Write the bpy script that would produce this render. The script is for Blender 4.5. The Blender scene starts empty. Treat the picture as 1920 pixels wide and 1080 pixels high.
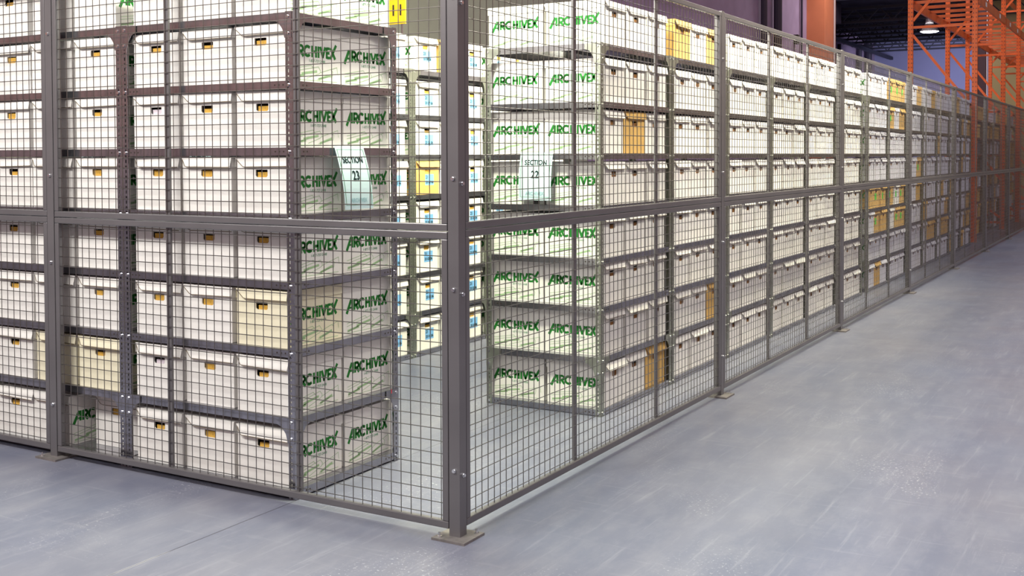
import bpy, math, random
from mathutils import Vector, Matrix
R = math.radians
random.seed(7)
S = bpy.context.scene
COL = S.collection

# ------------------------------------------------------------------ camera
YAW, PITCH, ROLL = 0.5368760641692423, 0.026648967272994303, -0.0038147983419991433
F, PX, PY = 2104.8505, 929.5557, 349.5747
CAM = Vector((2.44399, -3.81067, 1.559))
fw = Vector((-math.sin(YAW)*math.cos(PITCH), math.cos(YAW)*math.cos(PITCH), -math.sin(PITCH)))
r0 = Vector((math.cos(YAW), math.sin(YAW), 0)); u0 = r0.cross(fw)
r2 = r0*math.cos(ROLL) + u0*math.sin(ROLL); u2 = -r0*math.sin(ROLL) + u0*math.cos(ROLL)
cam = bpy.data.cameras.new('camera'); co = bpy.data.objects.new('camera', cam); COL.objects.link(co)
M = Matrix((r2, u2, -fw)).transposed().to_4x4(); M.translation = CAM; co.matrix_world = M
cam.sensor_width = 36; cam.lens = F/1920*36
cam.shift_x = (960-PX)/1920; cam.shift_y = (PY-540)/1920
cam.clip_start = .05; cam.clip_end = 300
S.camera = co

# ------------------------------------------------------------------ exposure, ambient, large lights
S.view_settings.view_transform = 'Standard'; S.view_settings.look = 'None'
S.view_settings.exposure = 0.0; S.view_settings.gamma = 1; S.view_settings.use_curve_mapping = False
W = bpy.data.worlds.new('hall_ambient'); S.world = W; W.use_nodes = True
nt = W.node_tree; bg = nt.nodes['Background']
tc = nt.nodes.new('ShaderNodeTexCoord'); sp = nt.nodes.new('ShaderNodeSeparateXYZ'); rp = nt.nodes.new('ShaderNodeValToRGB')
mr = nt.nodes.new('ShaderNodeMapRange'); mr.inputs[1].default_value = -1; mr.inputs[2].default_value = 1
nt.links.new(tc.outputs['Generated'], sp.inputs[0]); nt.links.new(sp.outputs[2], mr.inputs[0])
nt.links.new(mr.outputs[0], rp.inputs[0]); nt.links.new(rp.outputs[0], bg.inputs[0])
cr = rp.color_ramp
cr.elements[0].position = .47; cr.elements[0].color = (.30, .33, .42, 1)
cr.elements[1].position = .515; cr.elements[1].color = (.78, .38, .30, 1)
for pos, c in ((.58, (.72, .36, .30)), (.74, (.72, .70, .74)), (1, (.9, .9, .95))):
    e = cr.elements.new(pos); e.color = (*c, 1)
bg.inputs[1].default_value = 0.60

def area(name, loc, size, power, color=(1, .96, .9), rot=(0, 0, 0), sy=None, spread=180):
    l = bpy.data.lights.new(name, 'AREA'); l.energy = power; l.color = color; l.spread = R(spread)
    l.shape = 'RECTANGLE'; l.size = size; l.size_y = sy or size
    o = bpy.data.objects.new(name, l); COL.objects.link(o); o.location = loc; o.rotation_euler = rot
    o.visible_camera = True
    return o
area('aisle_light', (-.45, .35, 4.4), .4, 290, (.98, 1, .76), (R(24), 0, 0), .5)
area('aisle_light', (-1.85, 5.0, 5.0), .5, 240, (1, .98, .80), (0, 0, 0), 6)
area('row_light', (.05, 6.6, 4.5), .25, 280, (1, .95, .66), (0, R(30), 0), 8.4, 110)
area('front_fill', (1.6, 7.2, 4.2), .4, 290, (1, .95, .76), (0, R(60), 0), 9.5, 100)  # unseen light added and tilted to brighten the right row's box fronts
area('front_fill', (-2.2, -3.6, 4.4), 4.5, 370, (1, .97, .92), (R(54), 0, 0), .8)  # unseen frontal fill added for the left row's boxes
area('floor_fill', (4.0, 4.5, 6.8), 3.0, 370, (1, .96, .97), (0, 0, 0), 16, 150)  # unseen overhead light added to lift the floor on the right
area('far_light', (3.6, 17, 6.5), 1.0, 130, (.90, .90, 1), (0, R(4), 0), 9, 120)
area('wall_light', (-4.6, 21, 8.2), .8, 620, (.9, .84, 1), (0, R(-40), 0), 12)
area('wall_light', (-6.2, 33.5, 8.6), 1.2, 330, (1, .9, .9), (0, R(-35), 0), 1.5)
area('back_wall_light', (-4, 45, 4.2), 5, 560, (.78, .8, 1), (R(72), 0, 0), 1)

# ------------------------------------------------------------------ materials
def mat(name, col, rough=.6, metal=0., spec=.5, noise=0., nscale=8., bump=0., bscale=60., stretch=None, col2=None):
    m = bpy.data.materials.new(name); m.use_nodes = True; n = m.node_tree; b = n.nodes['Principled BSDF']
    b.inputs['Roughness'].default_value = rough; b.inputs['Metallic'].default_value = metal
    b.inputs['Specular IOR Level'].default_value = spec
    b.inputs['Base Color'].default_value = (*col, 1)
    tcn = n.nodes.new('ShaderNodeTexCoord'); mp = n.nodes.new('ShaderNodeMapping')
    n.links.new(tcn.outputs['Object'], mp.inputs[0])
    if stretch: mp.inputs['Scale'].default_value = stretch
    if noise or col2:
        t = n.nodes.new('ShaderNodeTexNoise'); t.inputs['Scale'].default_value = nscale; t.inputs['Detail'].default_value = 4
        n.links.new(mp.outputs[0], t.inputs['Vector'])
        x = n.nodes.new('ShaderNodeValToRGB'); x.color_ramp.elements[0].position = .35; x.color_ramp.elements[1].position = .65
        c2 = col2 or tuple(c*(1+noise) for c in col); c1 = col if col2 else tuple(c*(1-noise) for c in col)
        x.color_ramp.elements[0].color = (*c1, 1); x.color_ramp.elements[1].color = (*[min(1, c) for c in c2], 1)
        n.links.new(t.outputs['Fac'], x.inputs[0]); n.links.new(x.outputs[0], b.inputs['Base Color'])
    if bump:
        t = n.nodes.new('ShaderNodeTexNoise'); t.inputs['Scale'].default_value = bscale
        n.links.new(mp.outputs[0], t.inputs['Vector'])
        bn = n.nodes.new('ShaderNodeBump'); bn.inputs['Strength'].default_value = bump; bn.inputs['Distance'].default_value = .002
        n.links.new(t.outputs['Fac'], bn.inputs['Height']); n.links.new(bn.outputs[0], b.inputs['Normal'])
    return m
M_ = dict(
    frame=mat('painted_steel_grey', (.165, .158, .165), .36, .45, .5, .08, 3),
    wire=mat('zinc_wire', (.21, .20, .19), .33, .95),
    plate=mat('bare_plate', (.23, .21, .2), .5, .5, .5, .15, 30),
    bolt=mat('zinc_bolt', (.75, .76, .78), .22, 1),
    galv=mat('galvanised_steel', (.38, .38, .42), .20, .95, .5, .12, 9),
    galvg=mat('galvanised_steel_green_tint', (.38, .40, .34), .32, .85, .5, .12, 9),
    white=mat('white_card', (.80, .78, .74), .8, 0, .2, .03, 5, .15, 250, (1, 1, .06)),
    cream=mat('cream_card', (.80, .75, .56), .8, 0, .2, .03, 5, .15, 250, (1, 1, .06)),
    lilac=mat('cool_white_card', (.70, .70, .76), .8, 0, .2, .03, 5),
    kraft=mat('kraft_card', (.62, .39, .13), .8, 0, .2, .06, 5, .15, 250, (1, 1, .06)),
    amber=mat('amber_folders', (.56, .33, .06), .7, 0, .2, .15, 60),
    brown=mat('brown_folders', (.22, .10, .03), .7, 0, .2, .15, 60),
    edge=mat('card_edge_shadow', (.17, .13, .08), .9),  # raw card edge, darkened with the flap's shadow line
    paperw=mat('white_papers', (.62, .55, .6), .7, 0, .2, .15, 60),
    dark=mat('dark_recess', (.03, .02, .015), .9),
    green=mat('green_print', (.02, .19, .03), .6, 0, .2),
    pale=mat('pale_green_print', (.34, .50, .28), .7, 0, .2),
    blue=mat('blue_label', (.20, .46, .80), .6, 0, .3),
    ink=mat('dark_ink', (.02, .05, .05), .6, 0, .2),
    neon=mat('neon_green_label', (.08, .75, .05), .6),
    red=mat('red_print', (.6, .03, .06), .6),
    sign=mat('section_card', (.66, .86, .88), .45, 0, .4),
    signline=mat('sign_green_line', (.10, .30, .16), .6),
    faint=mat('faint_print', (.50, .70, .74), .6),
    yellow=mat('yellow_board', (.95, .52, .01), .5),
    black=mat('black_print', (.02, .02, .02), .5),
    orange=mat('orange_rack_paint', (.80, .12, .008), .42, 0, .5, .1, 6),
    orange2=mat('orange_beam_paint', (.62, .13, .03), .42, 0, .5, .15, 4),
    column=mat('rust_orange_column', (.62, .20, .09), .55, 0, .4, .06, 1.5),
    maroon=mat('dark_maroon_steel', (.07, .025, .03), .5),
    pipe=mat('dark_pipe', (.045, .035, .06), .5, 0, .4),
    lightpipe=mat('pale_conduit', (.6, .58, .6), .4, .5),
    ceil=mat('dark_ceiling', (.03, .03, .055), .8, 0, .3, .3, 2),
    joist=mat('dark_joist', (.022, .022, .04), .6),
    wallp=mat('mauve_wall', (.36, .27, .40), .75, 0, .3, .10, 1.2),
    wallo=mat('olive_lit_wall', (.36, .37, .30), .75, 0, .3, .04, 1),  # near stretch of the wall, yellowish light put into its colour
    wallb=mat('lavender_wall', (.25, .25, .42), .75, 0, .3, .05, .6),
    wallt=mat('warm_lit_wall', (.40, .33, .16), .75, 0, .3, .05, .6),  # warm light on the wall behind the rack, painted in as tan
    tag=mat('white_tag', (.8, .8, .8), .5),
)
def emis(name, c, s):
    m = bpy.data.materials.new(name); m.use_nodes = True; b = m.node_tree.nodes['Principled BSDF']
    b.inputs['Emission Color'].default_value = (*c, 1); b.inputs['Emission Strength'].default_value = s; return m
M_['lamp'] = emis('lamp_glow', (1, .98, 1), 30)

# ------------------------------------------------------------------ mesh helpers
class MB:
    def __init__(s): s.v = []; s.f = []; s.m = []; s.mi = 0
    def quad(s, *p):
        n = len(s.v); s.v += [tuple(q) for q in p]; s.f.append(tuple(range(n, n+len(p)))); s.m.append(s.mi)
    def hexa(s, p):      # 8 points, bottom ring then top ring
        n = len(s.v); s.v += [tuple(q) for q in p]
        for f in ((3, 2, 1, 0), (4, 5, 6, 7), (0, 1, 5, 4), (1, 2, 6, 5), (2, 3, 7, 6), (3, 0, 4, 7)):
            s.f.append(tuple(n+i for i in f)); s.m.append(s.mi)
    def box(s, x0, x1, y0, y1, z0, z1):
        s.hexa([(x0, y0, z0), (x1, y0, z0), (x1, y1, z0), (x0, y1, z0), (x0, y0, z1), (x1, y0, z1), (x1, y1, z1), (x0, y1, z1)])
    def tube(s, a, b, r, k=6, cap=True, r2=None):
        a = Vector(a); b = Vector(b); d = (b-a).normalized()
        e = Vector((0, 0, 1)) if abs(d.z) < .9 else Vector((1, 0, 0))
        p = d.cross(e).normalized(); q = d.cross(p); n = len(s.v); r2 = r if r2 is None else r2
        for c, rr in ((a, r), (b, r2)):
            for i in range(k):
                t = 2*math.pi*(i+.5)/k; s.v.append(tuple(c + (p*math.cos(t)+q*math.sin(t))*rr))
        for i in range(k):
            j = (i+1) % k; s.f.append((n+i, n+k+i, n+k+j, n+j)); s.m.append(s.mi)
        if cap:
            s.f.append(tuple(n+i for i in range(k))); s.m.append(s.mi)
            s.f.append(tuple(n+k+i for i in reversed(range(k)))); s.m.append(s.mi)
    def bar(s, a, b, w, h):      # square bar between points
        a = Vector(a); b = Vector(b); d = (b-a).normalized()
        e = Vector((0, 0, 1)) if abs(d.z) < .95 else Vector((1, 0, 0))
        p = d.cross(e).normalized()*w/2; q = d.cross(p).normalized()*h/2
        s.hexa([a-p-q, a+p-q, a+p+q, a-p+q, b-p-q, b+p-q, b+p+q, b-p+q])
    def add(s, o, T):
        n = len(s.v); s.v += [tuple(T @ Vector(p)) for p in o.v]
        s.f += [tuple(n+i for i in f) for f in o.f]; s.m += [s.mi]*len(o.f)
    def mesh(s, name, mats, fix=True):
        me = bpy.data.meshes.new(name); me.from_pydata(s.v, [], s.f)
        for m in (mats if isinstance(mats, (list, tuple)) else [mats]): me.materials.append(m)
        if isinstance(mats, (list, tuple)) and len(mats) > 1: me.polygons.foreach_set('material_index', s.m)
        if fix:
            import bmesh
            b = bmesh.new(); b.from_mesh(me); bmesh.ops.recalc_face_normals(b, faces=b.faces); b.to_mesh(me); b.free()
        me.update(); return me
def obj(name, me, parent=None, loc=(0, 0, 0), rot=(0, 0, 0)):
    o = bpy.data.objects.new(name, me); COL.objects.link(o); o.parent = parent
    o.location = loc; o.rotation_euler = rot; return o
def empty(name, loc, rz=0):
    o = bpy.data.objects.new(name, None); COL.objects.link(o); o.location = loc; o.rotation_euler = (0, 0, rz)
    o.empty_display_size = .1; return o
def tag(o, label=None, cat=None, group=None, kind=None):
    if label: o['label'] = label
    if cat: o['category'] = cat
    if group: o['group'] = group
    if kind: o['kind'] = kind
    return o
def bevel(o, w=.003):
    b = o.modifiers.new('bevel', 'BEVEL'); b.width = w; b.segments = 2; b.limit_method = 'ANGLE'; return o
def text_mesh(body, size, material, align='CENTER', bold=0.):
    c = bpy.data.curves.new('txt', 'FONT'); c.body = body; c.size = size; c.align_x = align; c.align_y = 'CENTER'
    c.extrude = .0003; c.offset = bold; c.resolution_u = 3
    o = bpy.data.objects.new('txt', c); COL.objects.link(o)
    dg = bpy.context.evaluated_depsgraph_get(); me = bpy.data.meshes.new_from_object(o.evaluated_get(dg))
    bpy.data.objects.remove(o); bpy.data.curves.remove(c)
    me.materials.clear(); me.materials.append(material); return me
def struct(o): o['kind'] = 'structure'; return o

# ------------------------------------------------------------------ floor
def floor_material():
    m = bpy.data.materials.new('polished_concrete'); m.use_nodes = True; n = m.node_tree; b = n.nodes['Principled BSDF']; L = n.links.new
    tcn = n.nodes.new('ShaderNodeTexCoord'); O = tcn.outputs['Object']
    def noise(sc, det=5, stretch=None, rz=0, rough=.55, dist=0):
        t = n.nodes.new('ShaderNodeTexNoise'); t.inputs['Scale'].default_value = sc; t.inputs['Detail'].default_value = det
        t.inputs['Roughness'].default_value = rough; t.inputs['Distortion'].default_value = dist
        mp = n.nodes.new('ShaderNodeMapping'); L(O, mp.inputs[0]); mp.inputs['Rotation'].default_value = (0, 0, rz)
        if stretch: mp.inputs['Scale'].default_value = stretch
        L(mp.outputs[0], t.inputs['Vector']); return t.outputs['Fac']
    def ramp(f, p0, p1, c0=(0, 0, 0), c1=(1, 1, 1)):
        x = n.nodes.new('ShaderNodeValToRGB'); x.color_ramp.elements[0].position = p0; x.color_ramp.elements[1].position = p1
        x.color_ramp.elements[0].color = (*c0, 1); x.color_ramp.elements[1].color = (*c1, 1); L(f, x.inputs[0]); return x.outputs[0]
    def mix(fac, a, c, mode='MIX'):
        x = n.nodes.new('ShaderNodeMix'); x.data_type = 'RGBA'; x.blend_type = mode
        if isinstance(fac, (int, float)): x.inputs[0].default_value = fac
        else: L(fac, x.inputs[0])
        for i, s in ((6, a), (7, c)):
            if isinstance(s, tuple): x.inputs[i].default_value = (*s, 1)
            else: L(s, x.inputs[i])
        return x.outputs[2]
    def mul(a, k):
        x = n.nodes.new('ShaderNodeMath'); x.operation = 'MULTIPLY'; L(a, x.inputs[0]); x.inputs[1].default_value = k; return x.outputs[0]
    c = ramp(noise(.5, 4, None, 0, .5), .30, .70, (.118, .134, .195), (.165, .165, .205))
    c = mix(mul(ramp(noise(3.2, 5, (.6, .035, 1), 0, .55), .40, .80), .55), c, (.25, .245, .28))       # wheel tracks running along the aisle
    c = mix(mul(ramp(noise(9, 8, (1, .4, 1), 0, .75), .45, .85), .40), c, (.30, .30, .34))             # cloudy scuffs
    c = mix(mul(ramp(noise(2.2, 8, (.6, .3, 1), 0, .75), .45, .85), .35), c, (.10, .12, .20))
    c = mix(mul(ramp(noise(30, 5, (1, .05, 1), 0, .7), .56, .74), .36), c, (.36, .36, .40))             # fine scratches
    c = mix(mul(ramp(noise(22, 5, (.08, 1, 1), 0, .7), .58, .76), .30), c, (.36, .36, .40))
    spk = n.nodes.new('ShaderNodeMath'); spk.operation = 'MULTIPLY'
    L(ramp(noise(75, 3, None, 0, .6), .60, .68), spk.inputs[0]); L(ramp(noise(1.6, 3, (1, .5, 1), 0, .5), .52, .66), spk.inputs[1])
    c = mix(mul(spk.outputs[0], .75), c, (.60, .60, .63))                                               # worn white specks
    # saw-cut joint along x = -0.928
    sx = n.nodes.new('ShaderNodeSeparateXYZ'); L(O, sx.inputs[0])
    wob = n.nodes.new('ShaderNodeMath'); wob.operation = 'MULTIPLY_ADD'; L(noise(5, 3), wob.inputs[0]); wob.inputs[1].default_value = .010; L(sx.outputs[0], wob.inputs[2])
    a = n.nodes.new('ShaderNodeMath'); a.operation = 'ADD'; L(wob.outputs[0], a.inputs[0]); a.inputs[1].default_value = .922
    ab = n.nodes.new('ShaderNodeMath'); ab.operation = 'ABSOLUTE'; L(a.outputs[0], ab.inputs[0])
    lt = n.nodes.new('ShaderNodeMath'); lt.operation = 'LESS_THAN'; L(ab.outputs[0], lt.inputs[0]); lt.inputs[1].default_value = .0030
    lt2 = n.nodes.new('ShaderNodeMath'); lt2.operation = 'LESS_THAN'; L(ab.outputs[0], lt2.inputs[0]); lt2.inputs[1].default_value = .0055
    chip = mul(ramp(noise(3, 3), .54, .62), .5)
    mm = n.nodes.new('ShaderNodeMath'); mm.operation = 'MULTIPLY'; L(lt2.outputs[0], mm.inputs[0]); L(chip, mm.inputs[1])
    c = mix(mm.outputs[0], c, (.6, .6, .62)); c = mix(mul(lt.outputs[0], .7), c, (.02, .02, .03))
    L(c, b.inputs['Base Color'])
    rg = ramp(noise(1.8, 3, None, 0, .5), .3, .75, (.30,)*3, (.42,)*3); L(rg, b.inputs['Roughness'])
    b.inputs['Specular IOR Level'].default_value = .28
    bn = n.nodes.new('ShaderNodeBump'); bn.inputs['Strength'].default_value = .06; bn.inputs['Distance'].default_value = .003
    L(noise(9, 2), bn.inputs['Height']); L(bn.outputs[0], b.inputs['Normal'])
    return m
mb = MB(); mb.box(-14, 16, -12, 60, -.2, 0)
struct(obj('floor', mb.mesh('floor', floor_material())))

# ------------------------------------------------------------------ building shell
def shell(name, m, *b):
    mb = MB()
    for q in b: mb.box(*q)
    return struct(obj(name, mb.mesh(name, m)))
shell('wall_left', M_['wallo'], (-8.3, -8, -1, 17.5, 0, 10))
shell('wall_left', M_['wallp'], (-8.3, -8, 17.5, 36.4, 0, 10), (-9.65, -8.3, 36.2, 36.4, 0, 10))
shell('wall_left', M_['wallp'], (-9.95, -9.65, 36.4, 52.7, 0, 7.1))
shell('wall_back', M_['wallb'], (-9.65, 4, 52.4, 52.7, 0, 7.1))
shell('wall_back', M_['wallt'], (-2.83, 14, 38.5, 38.8, 0, 7.1))
shell('ceiling', M_['ceil'], (-9.95, 14, 36.5, 52.7, 7, 7.2))
for k, yy in enumerate([38.3+i*1.55 for i in range(9)]):
    mb = MB(); mb.box(-9.6, 13.8, yy-.05, yy+.05, 6.86, 6.96); mb.box(-9.6, 13.8, yy-.05, yy+.05, 6.38, 6.46)
    for i in range(24):
        x = -9.6+i*.9; mb.bar((x, yy, 6.42), (x+.45, yy, 6.9), .04, .04); mb.bar((x+.45, yy, 6.9), (x+.9, yy, 6.42), .04, .04)
    o = struct(obj('ceiling_beam', mb.mesh('ceiling_joist', M_['joist'])))
shell('ceiling_beam', M_['joist'], (-8.9, -8.76, 38, 52.3, 6.12, 6.26))
# building column on the left wall
t = tag(empty('building_column', (-7.7, 35.1, 0)), 'rust orange painted building column standing against the mauve wall', 'column')
mb = MB(); mb.box(-.3, .3, -.75, .75, 0, 10); obj('column_shaft', mb.mesh('column_shaft', M_['column']), t)
mb = MB(); mb.tube((.34, .42, .3), (.34, .42, 9), .035, 8); obj('conduit', mb.mesh('conduit', M_['lightpipe']), t)
# pipes and duct on the wall
def pipe(y, x, r, h, label, m='pipe', z0=0):
    mb = MB(); mb.tube((0, 0, z0), (0, 0, h), r, 10)
    return tag(obj('wall_pipe', mb.mesh('wall_pipe', M_[m]), None, (x, y, 0)), label, 'pipe')
pipe(29.2, -7.86, .10, 10, 'thick dark vertical pipe on the mauve wall, farther from the orange column')
pipe(30.5, -7.83, .13, 10, 'broad dark downpipe on the mauve wall, middle of the three left of the column')
pipe(33.5, -7.93, .04, 10, 'thin dark conduit on the mauve wall just left of the orange column')
pipe(45.0, -9.52, .08, 6.3, 'thin bent pipe on the wall just behind the orange column')
pipe(48.6, -9.5, .11, 6.6, 'dark vertical pipe farther behind the orange column')
pipe(50.2, -9.45, .16, 6.9, 'wide dark pipe near the far corner of the hall')
mb = MB(); mb.box(-.3, .3, -.35, .35, 6.3, 6.98); tag(obj('duct_box', mb.mesh('duct_box', M_['pipe']), None, (-7.9, 37.1, 0)), 'dark duct box hanging beside the top of the orange column', 'duct')
mb = MB(); mb.box(-.15, .0, -.12, .12, -.15, .15); tag(obj('wall_box', mb.mesh('wall_box', M_['dark']), None, (-7.86, 32.9, 5.35)), 'small dark junction box on the mauve wall', 'junction box')

# ------------------------------------------------------------------ high bay lamps
def lamp(loc, label):
    t = tag(empty('high_bay_lamp', loc), label, 'lamp')
    mb = MB(); mb.tube((0, 0, 0), (0, 0, .28), .32, 20, False, .14); mb.tube((0, 0, .28), (0, 0, .5), .13, 12)
    obj('reflector', mb.mesh('reflector', M_['lightpipe']), t)
    mb = MB(); mb.tube((0, 0, -.02), (0, 0, .03), .27, 20, True, .3); obj('bulb', mb.mesh('bulb', M_['lamp']), t)
    mb = MB(); mb.tube((0, 0, .5), (0, 0, 7-loc[2]), .02, 6); obj('hanging_rod', mb.mesh('hanging_rod', M_['joist']), t)
lamp((-4.75, 38.4, 5.93), 'lit high bay lamp hanging under the dark ceiling behind the orange rack')

# ------------------------------------------------------------------ fence
PR, PL, T = 3.13472, 2.48269, .051
def bolt_mesh(ax, r=.007):
    mb = MB(); d = Vector(ax); mb.tube(d*0, d*.004, r*1.25, 10); mb.tube(d*.004, d*.010, r, 6); return mb
FH = 2.487
def fence_post(x, y, label, near=False):
    t = tag(empty('fence_post', (x-T/2, y+T/2, 0)), label, 'fence post', 'fence posts')
    h = T/2
    mb = MB(); mb.box(-h, h, -h, h, .008, FH); obj('post_tube', post_me, t)
    obj('base_plate', plate_me, t)
    for sx, sy in ((-.055, -.055), (.055, .055)):
        obj('anchor_bolt', anchor_me, t, (sx, sy, .010))
    if near:
        for z in (.28, 1.02, 1.47, 2.2):
            obj('bolt', bolt_y, t, (0, -h, z)); obj('bolt', bolt_x, t, (h, 0, z-.02))
    return t
mb = MB(); mb.box(-T/2, T/2, -T/2, T/2, .008, FH); post_me = mb.mesh('post_tube', M_['frame'])
mb = MB(); mb.box(-.079, .079, -.079, .079, 0, .010); plate_me = mb.mesh('base_plate', M_['plate'])
mb = MB(); mb.tube((0, 0, 0), (0, 0, .004), .011, 8); mb.tube((0, 0, .004), (0, 0, .018), .006, 6); anchor_me = mb.mesh('anchor_bolt', M_['bolt'])
bolt_y = bolt_mesh((0, -1, 0)).mesh('bolt', M_['bolt']); bolt_x = bolt_mesh((1, 0, 0)).mesh('bolt', M_['bolt'])

ordn = ['first', 'second', 'third', 'fourth', 'fifth', 'sixth', 'seventh', 'eighth', 'ninth', 'tenth', 'eleventh', 'twelfth', 'thirteenth', 'fourteenth']
fence_post(0, 0, 'grey square corner post with bolted base plate where the two fences meet', True)
fence_post(-PL, 0, 'grey fence post with base plate in the left fence, beside the corner panel', True)
NS = 11
for i in range(1, NS+1):
    fence_post(0, i*PR, 'grey fence post with base plate, %s one beyond the corner post along the right fence' % ordn[i-1], i < 5)

def panel_meshes(w, name, h=1.217, fr=.030):
    # local: x 0..w, z 0..h, outer face at y=0, thickness to +y
    d = .030
    mb = MB(); mb.box(0, w, 0, d, 0, fr); f = bevmesh(mb, name+'_rail')
    mb = MB(); mb.box(0, fr, 0, d, fr, h-fr); st = bevmesh(mb, name+'_stile')
    mb = MB(); c = .0508; r = .0020
    nx = int((w-2*fr)/c); x0 = (w-nx*c)/2
    for i in range(nx+1):
        x = x0+i*c
        if fr+.004 < x < w-fr-.004: mb.tube((x, .014, fr), (x, .014, h-fr), r, 6, False)
    nz = int((h-2*fr)/c); z0 = (h-nz*c)/2
    for i in range(nz+1):
        z = z0+i*c
        if fr+.004 < z < h-fr-.004: mb.tube((fr, .0105, z), (w-fr, .0105, z), r, 6, False)
    wi = mb.mesh(name+'_wire', M_['wire'])
    mb = MB(); mb.box(-.015, .015, .018, .030, fr, h-fr); sf = mb.mesh(name+'_stiffener', M_['frame'])
    return f, st, wi, sf
def bevmesh(mb, name):
    import bmesh
    me = mb.mesh(name, M_['frame']); b = bmesh.new(); b.from_mesh(me)
    bmesh.ops.bevel(b, geom=list(b.edges), offset=.0035, segments=2, profile=.5, affect='EDGES')
    b.to_mesh(me); b.free(); return me
gapx = .004
wL, wR = PL-T-2*gapx, PR-T-2*gapx
ML, MR = panel_meshes(wL, 'left_panel'), panel_meshes(wR, 'right_panel')
def panel(loc, rz, w, ms, label):
    t = tag(empty('wire_mesh_panel', loc, rz), label, 'fence panel', 'wire mesh fence panels')
    obj('rail', ms[0], t); obj('rail', ms[0], t, (0, 0, 1.217-.03)); obj('stile', ms[1], t); obj('stile', ms[1], t, (w-.03, 0, 0))
    obj('wire_mesh', ms[2], t)
    for k in (1, 2): obj('stiffener', ms[3], t, (w*k/3, 0, 0))
for lev, z in (('lower', .036), ('upper', .036+1.2195)):
    panel((-PL+gapx, .0, z), 0, wL, ML, '%s grey wire mesh panel of the left fence, next to the corner post' % lev)
    panel((-2*PL+gapx, .0, z+(.003)), 0, wL, ML, '%s grey wire mesh panel of the left fence, cut by the left picture edge' % lev)
for i in range(NS):
    for lev, z in (('lower', .043), ('upper', .043+1.2195)):
        nm = 'from corner post to first post' if i == 0 else 'between %s and %s posts beyond the corner' % (ordn[i-1], ordn[i])
        panel((0, i*PR+T+gapx if i == 0 else i*PR+T+gapx, z), R(90), wR, MR, '%s wire mesh panel of right fence, %s' % (lev, nm))

# ------------------------------------------------------------------ shelving
LV23 = [.045, .372, .684, .993, 1.298, 1.603, 1.905, 2.213]
LV22 = [.040, .353, .655, .945, 1.262, 1.575, 1.885, 2.232]
BW, BD = 1.108, .80
def perf_flange(mb, h, w, swap, sgn):
    # flange in the local plane, 0..w along axis a, z 0..h, holes pitch .025
    def P(a, b, z): return (a*sgn, b, z) if not swap else (b*sgn, a, z)
    t = .0022; n = int(h/.0254); c = w*.55
    for b in (0, t):
        for k in range(n):
            z0, z1 = k*h/n, (k+1)*h/n; zc = (z0+z1)/2
            hw, hh = (.0048, .0048) if k % 2 else (.0038, .0080)
            a0, a1, q0, q1 = c-hw, c+hw, zc-hh, zc+hh
            mb.quad(P(0, b, z0), P(a0, b, z0), P(a0, b, z1), P(0, b, z1))
            mb.quad(P(a1, b, z0), P(w, b, z0), P(w, b, z1), P(a1, b, z1))
            mb.quad(P(a0, b, z0), P(a1, b, z0), P(a1, b, q0), P(a0, b, q0))
            mb.quad(P(a0, b, q1), P(a1, b, q1), P(a1, b, z1), P(a0, b, z1))
    mb.quad(P(w, 0, 0), P(w, t, 0), P(w, t, h), P(w, 0, h))
    mb.quad(P(0, 0, h), P(w, 0, h), P(w, t, h), P(0, t, h))
def post_mesh(h, mname, lv, sgn, bolts):
    mb = MB(); w = .038
    perf_flange(mb, h, w, False, sgn); perf_flange(mb, h, w, True, sgn)
    m = [M_[mname], M_['bolt']]
    mb.mi = 1
    if bolts:
        for z in lv:
            for zz in ((z-.02,) if z not in (lv[1], lv[-1]) else (z-.02, z-.095)):
                if zz < 0.01: continue
                mb.tube((.021*sgn, 0, zz), (.021*sgn, -.007, zz), .0075, 6); mb.tube((0, .021, zz), (-.007*sgn, .021, zz), .0075, 6)
    return mb.mesh('post', m, False)
def shelf_mesh(mname):
    mb = MB(); x0, x1, y0, y1 = .004, BW-.004, .004, BD-.004; t = .0016; L = .036
    mb.box(x0, x1, y0, y1, -t, 0)
    mb.box(x0, x1, y0-.001, y0+t, -L, 0); mb.box(x0, x1, y1-t, y1+.001, -L, 0)
    mb.box(x0-.001, x0+t, y0, y1, -L, 0); mb.box(x1-t, x1+.001, y0, y1, -L, 0)
    mb.box(x0, x1, y0, y0+.014, -L, -L+t); mb.box(x0, x1, y1-.014, y1, -L, -L+t)
    mb.box(x0, x0+.014, y0, y1, -L, -L+t); mb.box(x1-.014, x1, y0, y1, -L, -L+t)
    mb.box(x0+.03, x1-.03, BD/2-.03, BD/2+.03, -.018, -t)
    mb.mi = 1
    for k in range(3):
        for xx in (.055+k*.025, BW-.055-k*.025): mb.box(xx-.0035, xx+.0035, y0-.0016, y0-.0009, -L/2-.0035, -L/2+.0035)
        for yy in (.055+k*.025, BD-.055-k*.025):
            mb.box(x1+.0009, x1+.0016, yy-.0035, yy+.0035, -L/2-.0035, -L/2+.0035); mb.box(x0-.0016, x0-.0009, yy-.0035, yy+.0035, -L/2-.0035, -L/2+.0035)
    return mb.mesh('shelf', [M_[mname], M_['dark']])
def gusset_mesh(mname, swap, sgn):
    mb = MB(); pts = [(0, 0), (.105, 0), (.105, -.034), (.075, -.045), (.052, -.075), (.040, -.115), (0, -.115)]
    def P(a, b, z): return (a*sgn, b, z) if not swap else (b*sgn, a, z)
    for b in (-.0025, -.0005): mb.quad(*[P(a, b, z) for a, z in pts])
    for i in range(len(pts)):
        (a, z), (c, d) = pts[i], pts[(i+1) % len(pts)]
        mb.quad(P(a, -.0025, z), P(c, -.0025, d), P(c, -.0005, d), P(a, -.0005, z))
    return mb.mesh('gusset_plate', M_[mname])
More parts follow.
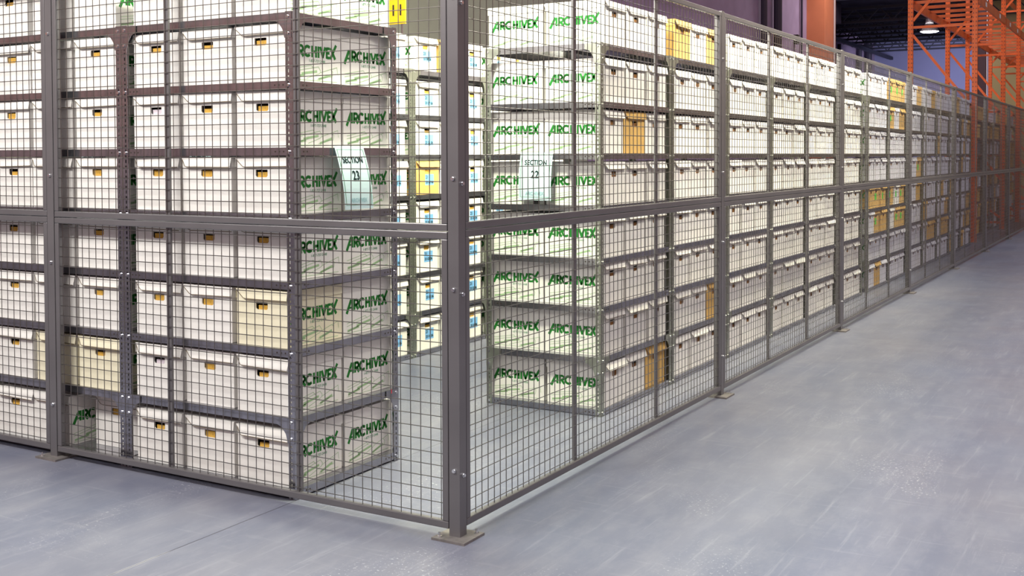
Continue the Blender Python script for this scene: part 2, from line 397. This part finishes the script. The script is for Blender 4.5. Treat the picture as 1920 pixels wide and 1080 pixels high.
def shelving(name, lv, mname, label, loc, rz, bolts=True):
    t = tag(empty('shelving_unit', loc, rz), label, 'shelving')
    H = lv[-1]+.004
    a, b = post_mesh(H, mname, lv, 1, bolts), post_mesh(H, mname, lv, -1, bolts)
    obj('post', a, t); obj('post', b, t, (BW, 0, 0))
    obj('post', a, t, (BW, BD, 0), (0, 0, math.pi)); obj('post', b, t, (0, BD, 0), (0, 0, math.pi))
    sm = shelf_mesh('galv')
    for z in lv: obj('shelf', sm, t, (0, 0, z))
    g = [gusset_mesh(mname, sw, sg) for sw in (False, True) for sg in (1, -1)]
    for z in (lv[1], lv[-1]):
        obj('gusset_plate', g[0], t, (0, 0, z)); obj('gusset_plate', g[1], t, (BW, 0, z))
        obj('gusset_plate', g[2], t, (0, 0, z)); obj('gusset_plate', g[3], t, (BW, 0, z))
        obj('gusset_plate', g[3], t, (0, BD, z), (0, 0, math.pi)); obj('gusset_plate', g[2], t, (BW, BD, z), (0, 0, math.pi))
    return t
def dup(root, loc, rz, label):
    r = root.copy(); COL.objects.link(r); r.location = loc; r.rotation_euler = (0, 0, rz); r['label'] = label
    for ch in list(root.children):
        c = ch.copy(); COL.objects.link(c); c.parent = r
        for g in ch.children:
            d = g.copy(); COL.objects.link(d); d.parent = c
    return r
# row 23 (local x along +X, front faces -Y)
P23 = 1.114; X23 = -.930
u23 = shelving('a', LV23, 'galv', 'perforated steel shelving bay behind the corner panel, carrying the SECTION 23 sign', (X23-BW, .069, 0), 0)
dup(u23, (X23-BW-P23, .069, 0), 0, 'steel shelving bay behind the left fence post, second from the SECTION 23 end')
dup(u23, (X23-BW-2*P23, .069, 0), 0, 'steel shelving bay at the left picture edge, third from the SECTION 23 end')
# row 22 (rotated +90: local x -> +Y, local y -> -X)
X22, Y22, P22 = -.427, 2.235, 1.124
bays22 = [Y22+i*P22 for i in range(6)] + [9.24+i*P22 for i in range(7)]
u22 = shelving('b', LV22, 'galvg', 'perforated steel shelving bay carrying the SECTION 22 sign on its end', (X22, bays22[0], 0), R(90))
for i, y in enumerate(bays22[1:], 2):
    dup(u22, (X22, y, 0), R(90), 'steel shelving bay of the long right row, %s bay counted from the SECTION 22 end' % ordn[i-1])
# row 21
X21, Y21 = -2.53, 3.30
u21 = None
for i, y in enumerate([Y21-1.114, Y21, Y21+1.114, Y21+2.228]):
    lab = ['mostly hidden behind the SECTION 23 boxes', 'seen between SECTION 23 boxes and corner post', 'seen just right of the corner post', 'mostly hidden behind the SECTION 22 end'][i]
    dup(u22, (X21, y, 0), R(90), 'steel shelving bay of blue-labelled boxes, '+lab)

# ------------------------------------------------------------------ archive boxes
bw, bd, bh = .312, .385, .252
lw, ld, lt, fl = .322, .395, .262, .048
def body_mesh(mats, hole=True):
    mb = MB(); x, y = bw/2, bd/2
    cz, hw, hh, c = bh-.066, .037, .0175, .007
    mb.quad((x, -y, 0), (x, y, 0), (x, y, bh), (x, -y, bh)); mb.quad((-x, y, 0), (-x, -y, 0), (-x, -y, bh), (-x, y, bh))
    mb.quad((x, y, 0), (-x, y, 0), (-x, y, bh), (x, y, bh)); mb.quad((-x, -y, 0), (-x, y, 0), (x, y, 0), (x, -y, 0))
    mb.quad((-x, -y, bh), (x, -y, bh), (x, y, bh), (-x, y, bh))
    o = [(-x, 0), (x, 0), (x, bh), (-x, bh)]
    q = [(-hw+c, cz-hh), (hw-c, cz-hh), (hw, cz-hh+c), (hw, cz+hh-c*.3), (hw-c*.3, cz+hh), (-hw+c*.3, cz+hh), (-hw, cz+hh-c*.3), (-hw, cz-hh+c)]
    V = lambda p, d=0: (p[0], -y+d, p[1])
    mb.quad(V(o[0]), V(o[1]), V(q[1]), V(q[0])); mb.quad(V(o[1]), V(q[2]), V(q[1])); mb.quad(V(o[1]), V(o[2]), V(q[3]), V(q[2]))
    mb.quad(V(o[2]), V(q[4]), V(q[3])); mb.quad(V(o[2]), V(o[3]), V(q[5]), V(q[4])); mb.quad(V(o[3]), V(q[6]), V(q[5]))
    mb.quad(V(o[3]), V(o[0]), V(q[7]), V(q[6])); mb.quad(V(o[0]), V(q[0]), V(q[7]))
    for i in range(8): mb.quad(V(q[i]), V(q[(i+1) % 8]), V(q[(i+1) % 8], .006), V(q[i], .006))
    mb.mi = 1      # dark plate behind the hole, painting in the shade inside the box
    mb.quad((-hw-.01, -y+.035, cz-hh-.01), (hw+.01, -y+.035, cz-hh-.01), (hw+.01, -y+.035, cz+hh+.01), (-hw-.01, -y+.035, cz+hh+.01))
    return mb.mesh('box_body', mats, False)
def contents_mesh(m, var=0):
    mb = MB(); cz = bh-.066; z1 = cz+(.006, .012, .002)[var]; x0 = (-.030, -.033, -.026)[var]
    mb.box(x0, .045, -bd/2+.007, -bd/2+.02, cz-.03, z1); return mb.mesh('folders', m)
def lid_mesh(m, var=0):
    mb = MB(); x, y = lw/2, ld/2; z = lt; b = lt-fl
    rise = (.0, .003, .006)[var]
    # crowned top
    pts = [(-x, -y, z), (x, -y, z), (x, y, z), (-x, y, z)]; c = (0.03, -.02, z+rise)
    for i in range(4): mb.quad(pts[i], pts[(i+1) % 4], c)
    mb.quad((x, -y, b+.002), (x, y, b+.002), (x, y, z), (x, -y, z)); mb.quad((-x, y, b+.002), (-x, -y, b+.002), (-x, -y, z), (-x, y, z))
    mb.quad((x, y, b), (-x, y, b), (-x, y, z), (x, y, z))
    # front flap with a cut left corner, lower edge standing off the box
    o = -y-(.010, .015, .007)[var]; cut = (.060, .050, .072)[var]; ld_ = (.0, -.003, .003)[var]
    f = [(-x, -y, z), (x, -y, z), (x, o, b+ld_), (-x+cut, o, b), (-x+cut*.7, o+.001, b+.004), (-x+.006, -y-.001, z-.012)]
    g = [(p[0], p[1]+.003, p[2]) for p in f]
    mb.quad(*f); mb.quad(*reversed(g))
    for i in range(1, 5): mb.quad(f[i], f[i+1], g[i+1], g[i])
    mb.mi = 1; ew = .0035  # dark strip: raw flap edge with its shadow line painted in
    for i in range(2, 5):
        p, q = Vector(f[i]), Vector(f[i+1]); dn = Vector((0, -.0006, 0)); up = Vector((0, 0, ew)) if i == 2 else Vector((ew, 0, ew*.6))
        mb.quad(p+dn, q+dn, q+dn+up, p+dn+up)
    mb.mi = 0
    # inner lip: closes the underside all round the body
    e = .0045
    for a0, a1, c0, c1 in ((-x, -x+e, -y, y), (x-e, x, -y, y), (-x, x, y-e, y)):
        mb.quad((a0, c0, b+.002), (a1, c0, b+.002), (a1, c1, b+.002), (a0, c1, b+.002))
    return mb.mesh('lid', [m, M_['edge']], False)
# lettering
def stroke(mb, pts, w, P, closed=False):
    n = len(pts)
    for i in range(n-1+(1 if closed else 0)):
        a = Vector(pts[i]); b = Vector(pts[(i+1) % n]); d = (b-a)
        if d.length < 1e-6: continue
        d.normalize(); q = Vector((-d.y, d.x))*w/2; e = d*w*.12 if n > 2 else d*0
        mb.quad(P(a-e-q), P(b+e-q), P(b+e+q), P(a-e+q))
def arc(cx, cy, rx, ry, a0, a1, k=10): return [(cx+rx*math.cos(R(a0+(a1-a0)*i/k)), cy+ry*math.sin(R(a0+(a1-a0)*i/k))) for i in range(k+1)]
LET = [([(-.30, -.25), (.36, 1.0)], .24), ([(.50, 0), (.50, 1)], .2), ([(.1, .26), (.5, .26)], .13),
       ([(.82, 0), (.82, 1)], .2), ([(.82, .91)] + arc(1.1, .68, .22, .23, 90, -90) + [(.82, .45)], .18), ([(1.05, .42), (1.40, 0)], .22),
       (arc(1.92, .5, .41, .41, 48, 312, 14), .2),
       ([(2.55, 0), (2.55, 1)], .2), ([(3.05, 0), (3.05, 1)], .2), ([(2.5, .5), (3.1, .5)], .18), ([(3.38, 0), (3.38, 1)], .2),
       ([(3.62, 1), (3.98, .04)], .21), ([(3.92, .04), (4.30, 1)], .21),
       ([(4.5, 0), (4.5, 1)], .2), ([(4.5, .91), (4.92, .91)], .18), ([(4.5, .5), (4.88, .5)], .18), ([(4.5, .09), (4.92, .09)], .18),
       ([(5.02, 1), (5.66, 0)], .22), ([(4.98, 0), (5.80, 1.28)], .22)]
def logo_meshes(side, mname, hide=0):
    # on the x = side*bw/2 face; reading direction: side +1 -> +y, side -1 -> -y
    u = .0535; y0 = -.150; z0 = .120; xf = side*(bw/2+.0006)
    def P(p): return (xf, (y0+p[0]*u)*side, z0+p[1]*u)
    mb = MB()
    for pts, w in LET: stroke(mb, pts, w*1.32, P)
    lg = mb.mesh('logo', M_[mname], False)
    mb = MB()
    def Q(p): return (xf, p[0]*side, p[1])
    lines = [[(-.165, .058), (-.02, .082), (-.005, .066)], [(-.165, .044), (.03, .078), (.045, .060), (.042, .052)], [(-.16, .018), (-.06, .040), (-.055, .052)],
             [(.045, .052), (.12, .072), (.135, .058), (.130, .036)], [(-.055, .020), (.03, .044), (.045, .052)], [(.02, .018), (.10, .036), (.128, .036)], [(.125, .072), (.165, .083), (.17, .05)],
             [(-.165, .012), (.165, .012)]]
    for l in lines: stroke(mb, l, .0026, Q)
    for l in ([(-.16, .022), (-.07, .034)], [(.03, .020), (.12, .044)], [(-.09, .040), (.02, .056)]): stroke(mb, l, .011, Q)
    dr = mb.mesh('printed_drawing', M_['pale'], False)
    tm = text_mesh('1-877-727-2448', .018, M_['signline'])
    Mx = Matrix(((0, 0, side, xf), (side, 0, 0, .02*side), (0, 1, 0, .103), (0, 0, 0, 1)))
    tm.transform(Mx)
    return lg, dr, tm
LOGO = {(s, m): logo_meshes(s, m) for s in (1, -1) for m in ('green',)}
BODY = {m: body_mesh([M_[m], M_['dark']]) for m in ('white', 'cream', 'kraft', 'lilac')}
LID = {(m, v): lid_mesh(M_[m], v) for m in ('white', 'cream', 'kraft', 'lilac') for v in range(3)}
CONT = {(m, v): contents_mesh(M_[m], v) for m in ('amber', 'paperw', 'brown') for v in range(3)}
mb = MB(); mb.quad((-.035, -bd/2-.0012, .072), (.085, -bd/2-.0012, .072), (.085, -bd/2-.0012, .158), (-.035, -bd/2-.0012, .158)); BLUE = mb.mesh('label', M_['blue'], False)
mb = MB(); mb.quad((-.075, -bd/2-.0012, .09), (-.005, -bd/2-.0012, .09), (-.005, -bd/2-.0012, .165), (-.075, -bd/2-.0012, .165))
mb.mi = 1; mb.quad((-.043, -bd/2-.0016, .09), (-.037, -bd/2-.0016, .09), (-.037, -bd/2-.0016, .165), (-.043, -bd/2-.0016, .165)); NEON = mb.mesh('label', [M_['neon'], M_['green']], False)
def front_text(s, size, m, x, z, bold=0.):
    me = text_mesh(s, size, m, 'LEFT', bold); me.transform(Matrix(((1, 0, 0, x), (0, 0, -1, -bd/2-.0018), (0, 1, 0, z), (0, 0, 0, 1)))); return me
T21 = front_text('21', .036, M_['ink'], -.028, .135, .001)
T33 = [front_text(s, .030, M_['ink'], -.028, .095, .001) for s in ('33 01 06', '33 02 06', '33 03 06', '33 04 04', '33 05 06', '33 06 06', '33 07 06', '33 08 08')]
cname = {'white': 'white', 'cream': 'cream', 'kraft': 'brown kraft', 'lilac': 'cool white'}
lvname = ['bottom', 'second', 'third', 'fourth', 'fifth', 'sixth', 'seventh', 'top']
REC = []      # (distance, spec)
def add_box(x, y, z, rz, colour, label, group, logo=None, lab=None, lev=0, hand='amber', tilt=0.):
    REC.append(dict(loc=(x, y, z), rz=rz, c=colour, label=label, group=group, logo=logo, lab=lab, lev=lev, hand=hand, tilt=tilt))
def in_row(X, Y, rz, idx, off, jit=True):
    # local position in a bay -> world; box centre x along the bay, y into the shelf
    lx = .049+.17+idx*.337 if idx >= 0 else 0; ly = off
    c, s = math.cos(rz), math.sin(rz); return X+lx*c-ly*s, Y+lx*s+ly*c
rnd = random.Random(3)
def J(a): return rnd.uniform(-a, a)
place = ['left', 'middle', 'right']
# row 23
for b in range(3):
    for L, z in enumerate(LV23):
        for i in range(3):
            if b == 2 and i < 2: continue
            col = 'white'
            if (b, L, i) in ((0, 2, 2), (1, 1, 2), (1, 1, 1)): col = 'cream'
            off = .010+bd/2+.012+J(.008)
            if (b, L, i) == (1, 0, 2): off += .10
            if (b, L, i) == (1, 1, 2): off -= .005
            x, y = in_row(X23-BW-b*P23, .069, 0, i, off)
            if i == 2: x += .008
            rz = R(J(1.0)); logo = None
            if i == 2 or (b, L) == (1, 0): logo = (1,)
            if (b, L, i) == (1, 0, 1): x -= .045
            hand = 'paperw' if (b, L, i) in ((0, 1, 0), (0, 5, 0), (1, 6, 1)) else 'amber'
            bn = ['corner bay', 'second bay', 'third bay'][b]
            lab = '%s archive box, %s of three on %s shelf, %s of SECTION 23 row' % (cname[col], place[i], lvname[L], bn)
            add_box(x, y, z+.001, rz, col, lab, 'archive boxes on the SECTION 23 shelving', logo, None, L, hand, R(J(.5)))
    if b == 0:
        for L, z in enumerate(LV23):
            x, y = in_row(X23-BW, .069, 0, 2, .012+bd*1.5+.026+J(.005)); x += .008
            if L == 0: y -= .0
            add_box(x, y, z+.001, R(J(1)), 'white', 'white archive box with green lettering, behind another on %s shelf of the SECTION 23 end' % lvname[L],
                    'archive boxes on the SECTION 23 shelving', (1,), None, L)
# row 22
KR = {(0, 5, 1): 'k', (1, 7, 0): 'k', (1, 7, 2): 'k', (1, 1, 2): 'k', (0, 0, 2): 'k', (6, 0, 1): 'k', (7, 7, 0): 'g', (7, 7, 1): 'g', (7, 7, 2): 'g',
      (8, 7, 2): 'k', (9, 7, 2): 'k', (7, 6, 0): 'g', (7, 6, 2): 'k', (8, 6, 0): 'g', (8, 4, 2): 'g', (6, 3, 0): 'k', (6, 3, 1): 'g', (6, 3, 2): 'g', (7, 3, 0): 'g', (7, 3, 1): 'wg',
      (7, 3, 2): 'g', (6, 2, 1): 'g', (6, 2, 2): 'k', (7, 2, 0): 'w', (7, 2, 1): 'g', (7, 2, 2): 'g', (8, 3, 2): 'k', (9, 1, 1): 'k', (9, 1, 2): 'k', (9, 2, 0): 'k'}
for b, Y in enumerate(bays22):
    for L, z in enumerate(LV22):
        for i in range(3):
            col, lb = 'white', None
            k = KR.get((b, L, i))
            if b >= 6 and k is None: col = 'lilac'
            if b >= 10 and k is None and rnd.random() < .3: k = 'k'
            if k in ('k', 'g'): col = 'kraft'
            if k in ('g', 'wg'): lb = 'neon'
            x, y = in_row(X22, Y, R(90), i, .012+bd/2+.010+J(.008))
            logo = (-1,) if i == 0 and b in (0, 6) else None
            lab = '%s archive box, %s of three on %s shelf, %s bay past SECTION 22' % ((cname[col]+' green-labelled').replace('brown ', '').replace('cool ', '') if lb else cname[col], ['near', 'middle', 'far'][i], lvname[L], ordn[b])
            add_box(x, y, z+.001, R(90)+R(J(1.4)), col, lab, 'archive boxes on the long right row', logo, lb, L, 'brown', R(J(.6)))
for L, z in enumerate(LV22):
    x, y = in_row(X22, bays22[0], R(90), 0, .012+bd*1.5+.026+J(.005))
    add_box(x, y, z+.001, R(90)+R(J(1)), 'white', 'white archive box with green lettering, inner one on %s shelf of the SECTION 22 end' % lvname[L],
            'archive boxes on the long right row', (-1,), None, L)
# row 21
for b, Y in enumerate([Y21-1.114, Y21, Y21+1.114, Y21+2.228]):
    for L, z in enumerate(LV22):
        for i in range(3):
            if (b, i) in ((0, 0), (0, 1), (3, 1), (3, 2)): continue
            col = 'kraft' if (b, L, i) in ((1, 4, 0), (1, 7, 1)) else 'white'
            x, y = in_row(X21, Y, R(90), i, .012+bd/2+.010+J(.01))
            lab = '%s blue-labelled archive box, %s of three on %s shelf, %s bay of row behind' % (cname[col], ['near', 'middle', 'far'][i], lvname[L], ordn[b])
            add_box(x, y, z+.001, R(90)+R(J(1.2)), col, lab, 'blue-labelled archive boxes on the row behind', (-1,) if i == 0 else None, 'blue', L)

def build_box(r):
    t = tag(empty('archive_box', r['loc'], r['rz']), r['label'], 'archive box', r['group'])
    v = rnd.randrange(3)
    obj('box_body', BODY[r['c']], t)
    obj('lid', LID[(r['c'], v)], t, (0, 0, 0), (0, r['tilt'], 0))
    obj('folders', CONT[(r['hand'], rnd.randrange(3))], t)
    for s in (r['logo'] or ()):
        a, d, c = LOGO[(s, 'green')]
        obj('logo', a, t); obj('printed_drawing', d, t); obj('phone_number', c, t)
    if r['lab'] == 'neon': obj('label', NEON, t)
    if r['lab'] == 'blue':
        l = obj('label', BLUE, t); obj('label_text', T21, l); obj('label_text', T33[r['lev']], l)
    return t
for r in REC:
    r['d'] = (Vector(r['loc'])-CAM).length*(1.35 if r['group'].startswith('blue') else 1)
REC.sort(key=lambda r: r['d'])
NIND = 300
for r in REC[:NIND]: build_box(r)
# the farthest boxes of the rows, one object
mats = [M_['white'], M_['cream'], M_['kraft'], M_['lilac'], M_['brown'], M_['dark'], M_['neon'], M_['blue'], M_['green']]
big = MB(); ci = {'white': 0, 'cream': 1, 'kraft': 2, 'lilac': 3}
def mesh_mb(me):
    o = MB(); o.v = [tuple(v.co) for v in me.vertices]; o.f = [tuple(p.vertices) for p in me.polygons]; return o
BMB = mesh_mb(BODY['white']); LMB = [mesh_mb(LID[('white', v)]) for v in range(3)]; CMB = mesh_mb(CONT[('brown', 0)]); NMB = mesh_mb(NEON); UMB = mesh_mb(BLUE); GMB = mesh_mb(LOGO[(-1, 'green')][0])
def far_box(r):
    Tm = Matrix.Translation(r['loc']) @ Matrix.Rotation(r['rz'], 4, 'Z')
    big.mi = ci[r['c']]; big.add(BMB, Tm); big.add(LMB[rnd.randrange(3)], Tm)
    big.mi = 4; big.add(CMB, Tm)
    if r['lab'] == 'neon': big.mi = 6; big.add(NMB, Tm)
    if r['lab'] == 'blue': big.mi = 7; big.add(UMB, Tm)
    if r['logo'] and -1 in r['logo']: big.mi = 8; big.add(GMB, Tm)
for r in REC[NIND:]: far_box(r)
# shelving and cartons that carry on under the orange racks
for i, y in enumerate((17.75, 18.9, 20.05, 21.75, 22.9, 24.55)):
    dup(u22, (-.62, y, 0), R(90), 'dim shelving bay of brown cartons under the orange rack, %s bay from its near frame' % ordn[i])
    for L, z in enumerate(LV22):
        for k in range(3):
            if rnd.random() < .12: continue
            x, yy = in_row(-.62, y, R(90), k, .012+bd/2+.02+J(.02))
            far_box(dict(loc=(x, yy, z+.001), rz=R(90)+R(J(2)), c='kraft' if rnd.random() < .7 else 'lilac', lab=None, logo=None))
for xe in (-3.34, -4.50):
    for L, z in enumerate(LV22):
        for k in range(3):
            for dd in (.5, 1.5):
                x, yy = in_row(xe, 2.235, R(90), k, .012+bd*dd+.015); far_box(dict(loc=(x, yy, z+.001), rz=R(90), c='white', lab=None, logo=(-1,)))
tag(obj('archive_boxes', big.mesh('archive_boxes', mats, False)), 'distant archive boxes and cartons filling the far end of the right row', 'archive boxes', None, 'stuff')

# ------------------------------------------------------------------ section signs
def section_sign(num, label, loc, rz, w, h, shear):
    # hangs in local xz plane facing -y, top at z=0, bowed outward
    t = tag(empty('section_sign', loc, rz), label, 'sign', 'section number signs')
    def bow(u, v): return -.016*math.sin(math.pi*min(1, v*.9))-.010*v
    def P(u, v, e=0): return (u+shear*v, bow(u, v)-e, -v*h)
    mb = MB(); N = 12
    for i in range(N):
        v0, v1 = i/N, (i+1)/N
        mb.quad(P(0, v1), P(w, v1), P(w, v0), P(0, v0)); mb.quad(P(0, v0, -.001), P(w, v0, -.001), P(w, v1, -.001), P(0, v1, -.001))
    obj('paper', mb.mesh('paper', M_['sign'], False), t)
    mb = MB(); a = .012; k = .0016
    for i in range(N-1):
        v0, v1 = .05+.88*i/(N-1), .05+.88*(i+1)/(N-1)
        for u0 in (a, w-a): mb.quad(P(u0-k, v1, .001), P(u0+k, v1, .001), P(u0+k, v0, .001), P(u0-k, v0, .001))
    for v in (.05, .93): mb.quad(P(a, v+.006, .001), P(w-a, v+.006, .001), P(w-a, v, .001), P(a, v, .001))
    obj('border', mb.mesh('border', M_['signline'], False), t)
    for s, sz, v, m, b in (('SECTION', .043, .22, 'ink', .0010), (num, .062, .47, 'ink', .0012), ('ARCHIVEX', .030, .86, 'faint', .0006)):
        me = text_mesh(s, sz, M_[m], 'CENTER', b)
        for vv in me.vertices:
            x, y, z = vv.co; v_ = v-y/h; q = P(w/2, v_, .0015); vv.co = (q[0]+x*.88, q[1], q[2])
        obj('sign_text', me, t)
section_sign('23', 'pale blue paper sign reading SECTION 23 hanging from a shelf edge', (X23+.010, .352, 1.612), R(90), .222, .305, .062)
section_sign('22', 'pale blue paper sign reading SECTION 22 hanging from a shelf edge', (-.968, Y22-.008, 1.585), 0, .225, .295, -.008)
mb = MB(); mb.box(-.02, .02, -.006, .004, -.022, .008)
for p, l in (((-.655, Y22-.003, 1.535), 'small black clip under the shelf edge right of the SECTION 22 sign'), ((-.862, Y22-.003, 1.288), 'small black clip below the SECTION 22 sign')):
    tag(obj('binder_clip', mb.mesh('binder_clip', M_['black']), None, p), l, 'clip')
# ends of the rows behind SECTION 23, seen through its gaps
for n, (xe, lab) in enumerate(((-3.34, 'second'), (-4.50, 'third'))):
    dup(u22, (xe, 2.235, 0), R(90), 'steel shelving bay behind the SECTION 23 boxes, %s row back' % lab)
for n, (xs, lab) in enumerate(((-3.04, 'nearest the SECTION 23 end'), (-3.81, 'above the middle SECTION 23 boxes'), (-5.01, 'above the second bay boxes'))):
    t = tag(empty('section_sign', (xs, 2.225, 1.60)), 'pale sign reading SECTION glimpsed over boxes, '+lab, 'sign', 'section number signs')
    mb = MB(); mb.box(0, .22, -.002, 0, -.29, 0); obj('paper', mb.mesh('paper', M_['sign']), t)
    me = text_mesh('SECTION', .04, M_['ink'], 'CENTER', .0008); me.transform(Matrix(((1, 0, 0, .11), (0, 0, -1, -.003), (0, 1, 0, -.045), (0, 0, 0, 1)))); obj('sign_text', me, t)
# red marks
mb = MB(); mb.box(-.001, .001, -.006, .006, -.02, 0); tag(obj('shelf_tag', mb.mesh('shelf_tag', M_['red']), None, (X23+.002, .069+.735, .374)), 'tiny red tag on the rear end of a low shelf', 'tag')

# yellow number board behind
t = tag(empty('number_board', (-3.56, 4.5, 2.76)), 'yellow board with black 111 above the blue-labelled boxes', 'sign')
mb = MB(); mb.box(-.19, .12, -.008, .008, 0, .22); obj('board', mb.mesh('board', M_['yellow']), t)
mb = MB(); mb.box(-.14, -.13, 0, .016, -2.76, 0); mb.box(.07, .08, 0, .016, -2.76, 0); obj('stand', mb.mesh('stand', M_['galv']), t)
for x in (-.10, -.01, .07):
    me = text_mesh('1', .14, M_['black'], 'CENTER', .002); me.transform(Matrix(((1, 0, 0, x), (0, 0, -1, -.0095), (0, 1, 0, .12), (0, 0, 0, 1)))); obj('digit', me, t)

# ------------------------------------------------------------------ orange pallet rack
XF, XR, H = -.437, -1.52, 7.2
FY = [17.55, 21.6, 24.4, 28.4, 31.2, 35.2]
rack = tag(empty('pallet_rack', (XF, FY[0], 0)), 'tall orange pallet rack with perforated uprights rising behind the fence end', 'pallet rack')
def upr_mesh():
    mb = MB(); w, d = .085, .075
    mb.box(-w/2, w/2, -d/2, d/2, .01, H)
    mb.mi = 1
    for k in range(int(H/.076)):
        z = .1+k*.076
        for s in (-.024, .024):
            mb.box(s-.006, s+.006, -d/2-.0008, -d/2+.001, z-.012, z+.012)
            mb.box(w/2-.001, w/2+.0008, s-.006, s+.006, z-.012, z+.012)
    return mb.mesh('upright', [M_['orange'], M_['maroon']])
UP = upr_mesh()
mb = MB(); mb.box(-.08, .08, -.08, .08, 0, .01); FP = mb.mesh('foot_plate', M_['plate'])
for y in FY:
    for x in (XF, XR):
        p = obj('upright', UP, rack, (x-XF, y-FY[0], 0)); obj('foot_plate', FP, p)
    for z0, z1 in ((.15, None), (2.45, None), (3.86, None), (5.3, None)):
        mb = MB(); mb.bar((-.04, 0, z0), (XR-XF+.04, 0, z0), .035, .045); obj('brace', mb.mesh('brace', M_['orange']), rack, (0, y-FY[0], 0))
    for z0, z1 in ((2.40, 3.72), (1.05, 2.35), (5.2, 3.98), (.25, 1.0)):
        mb = MB(); mb.bar((-.04, 0, z0), (XR-XF+.04, 0, z1), .035, .045); obj('brace', mb.mesh('brace', M_['orange']), rack, (0, y-FY[0], 0))
for a, b in zip(FY, FY[1:]):
    for x, s in ((XF, 1), (XR, -1)):
        for zz in (4.24, 6.0):
            mb = MB(); mb.box(-.02, .02, a-FY[0]+.045, b-FY[0]-.045, zz, zz+.15)
            bm = obj('beam', mb.mesh('beam', M_['orange2']), rack, (x-XF+.03*s, 0, 0))
            if s == 1:
                for q in (.25, .75):
                    y = (a+(b-a)*q)-FY[0]; mb = MB(); mb.box(.021, .023, y-.09, y+.09, zz+.03, zz+.11); obj('capacity_label', mb.mesh('capacity_label', M_['tag']), bm)
    n = int((b-a)/.8)
    for k in range(n):
        y = a+(k+.5)*(b-a)/n-FY[0]
        mb = MB(); mb.box(XR-XF, 0, y-.022, y+.022, 4.33, 4.385); obj('deck_bar', mb.mesh('deck_bar', M_['orange2']), rack)
mb = MB(); mb.box(-.14, .14, -.012, .012, 0, 7); mb.box(-.14, -.12, -.12, .12, 0, 7); mb.box(.12, .14, -.12, .12, 0, 7)
t = tag(empty('steel_column', (-1.95, 29.9, 0)), 'dark maroon steel building column behind the orange rack', 'column')
obj('column_shaft', mb.mesh('column_shaft', M_['maroon']), t)
mb = MB(); mb.tube((.17, -.1, 0), (.17, -.1, 7), .02, 6); obj('conduit', mb.mesh('conduit', M_['lightpipe']), t)  # pale tube added to draw the column's light edge
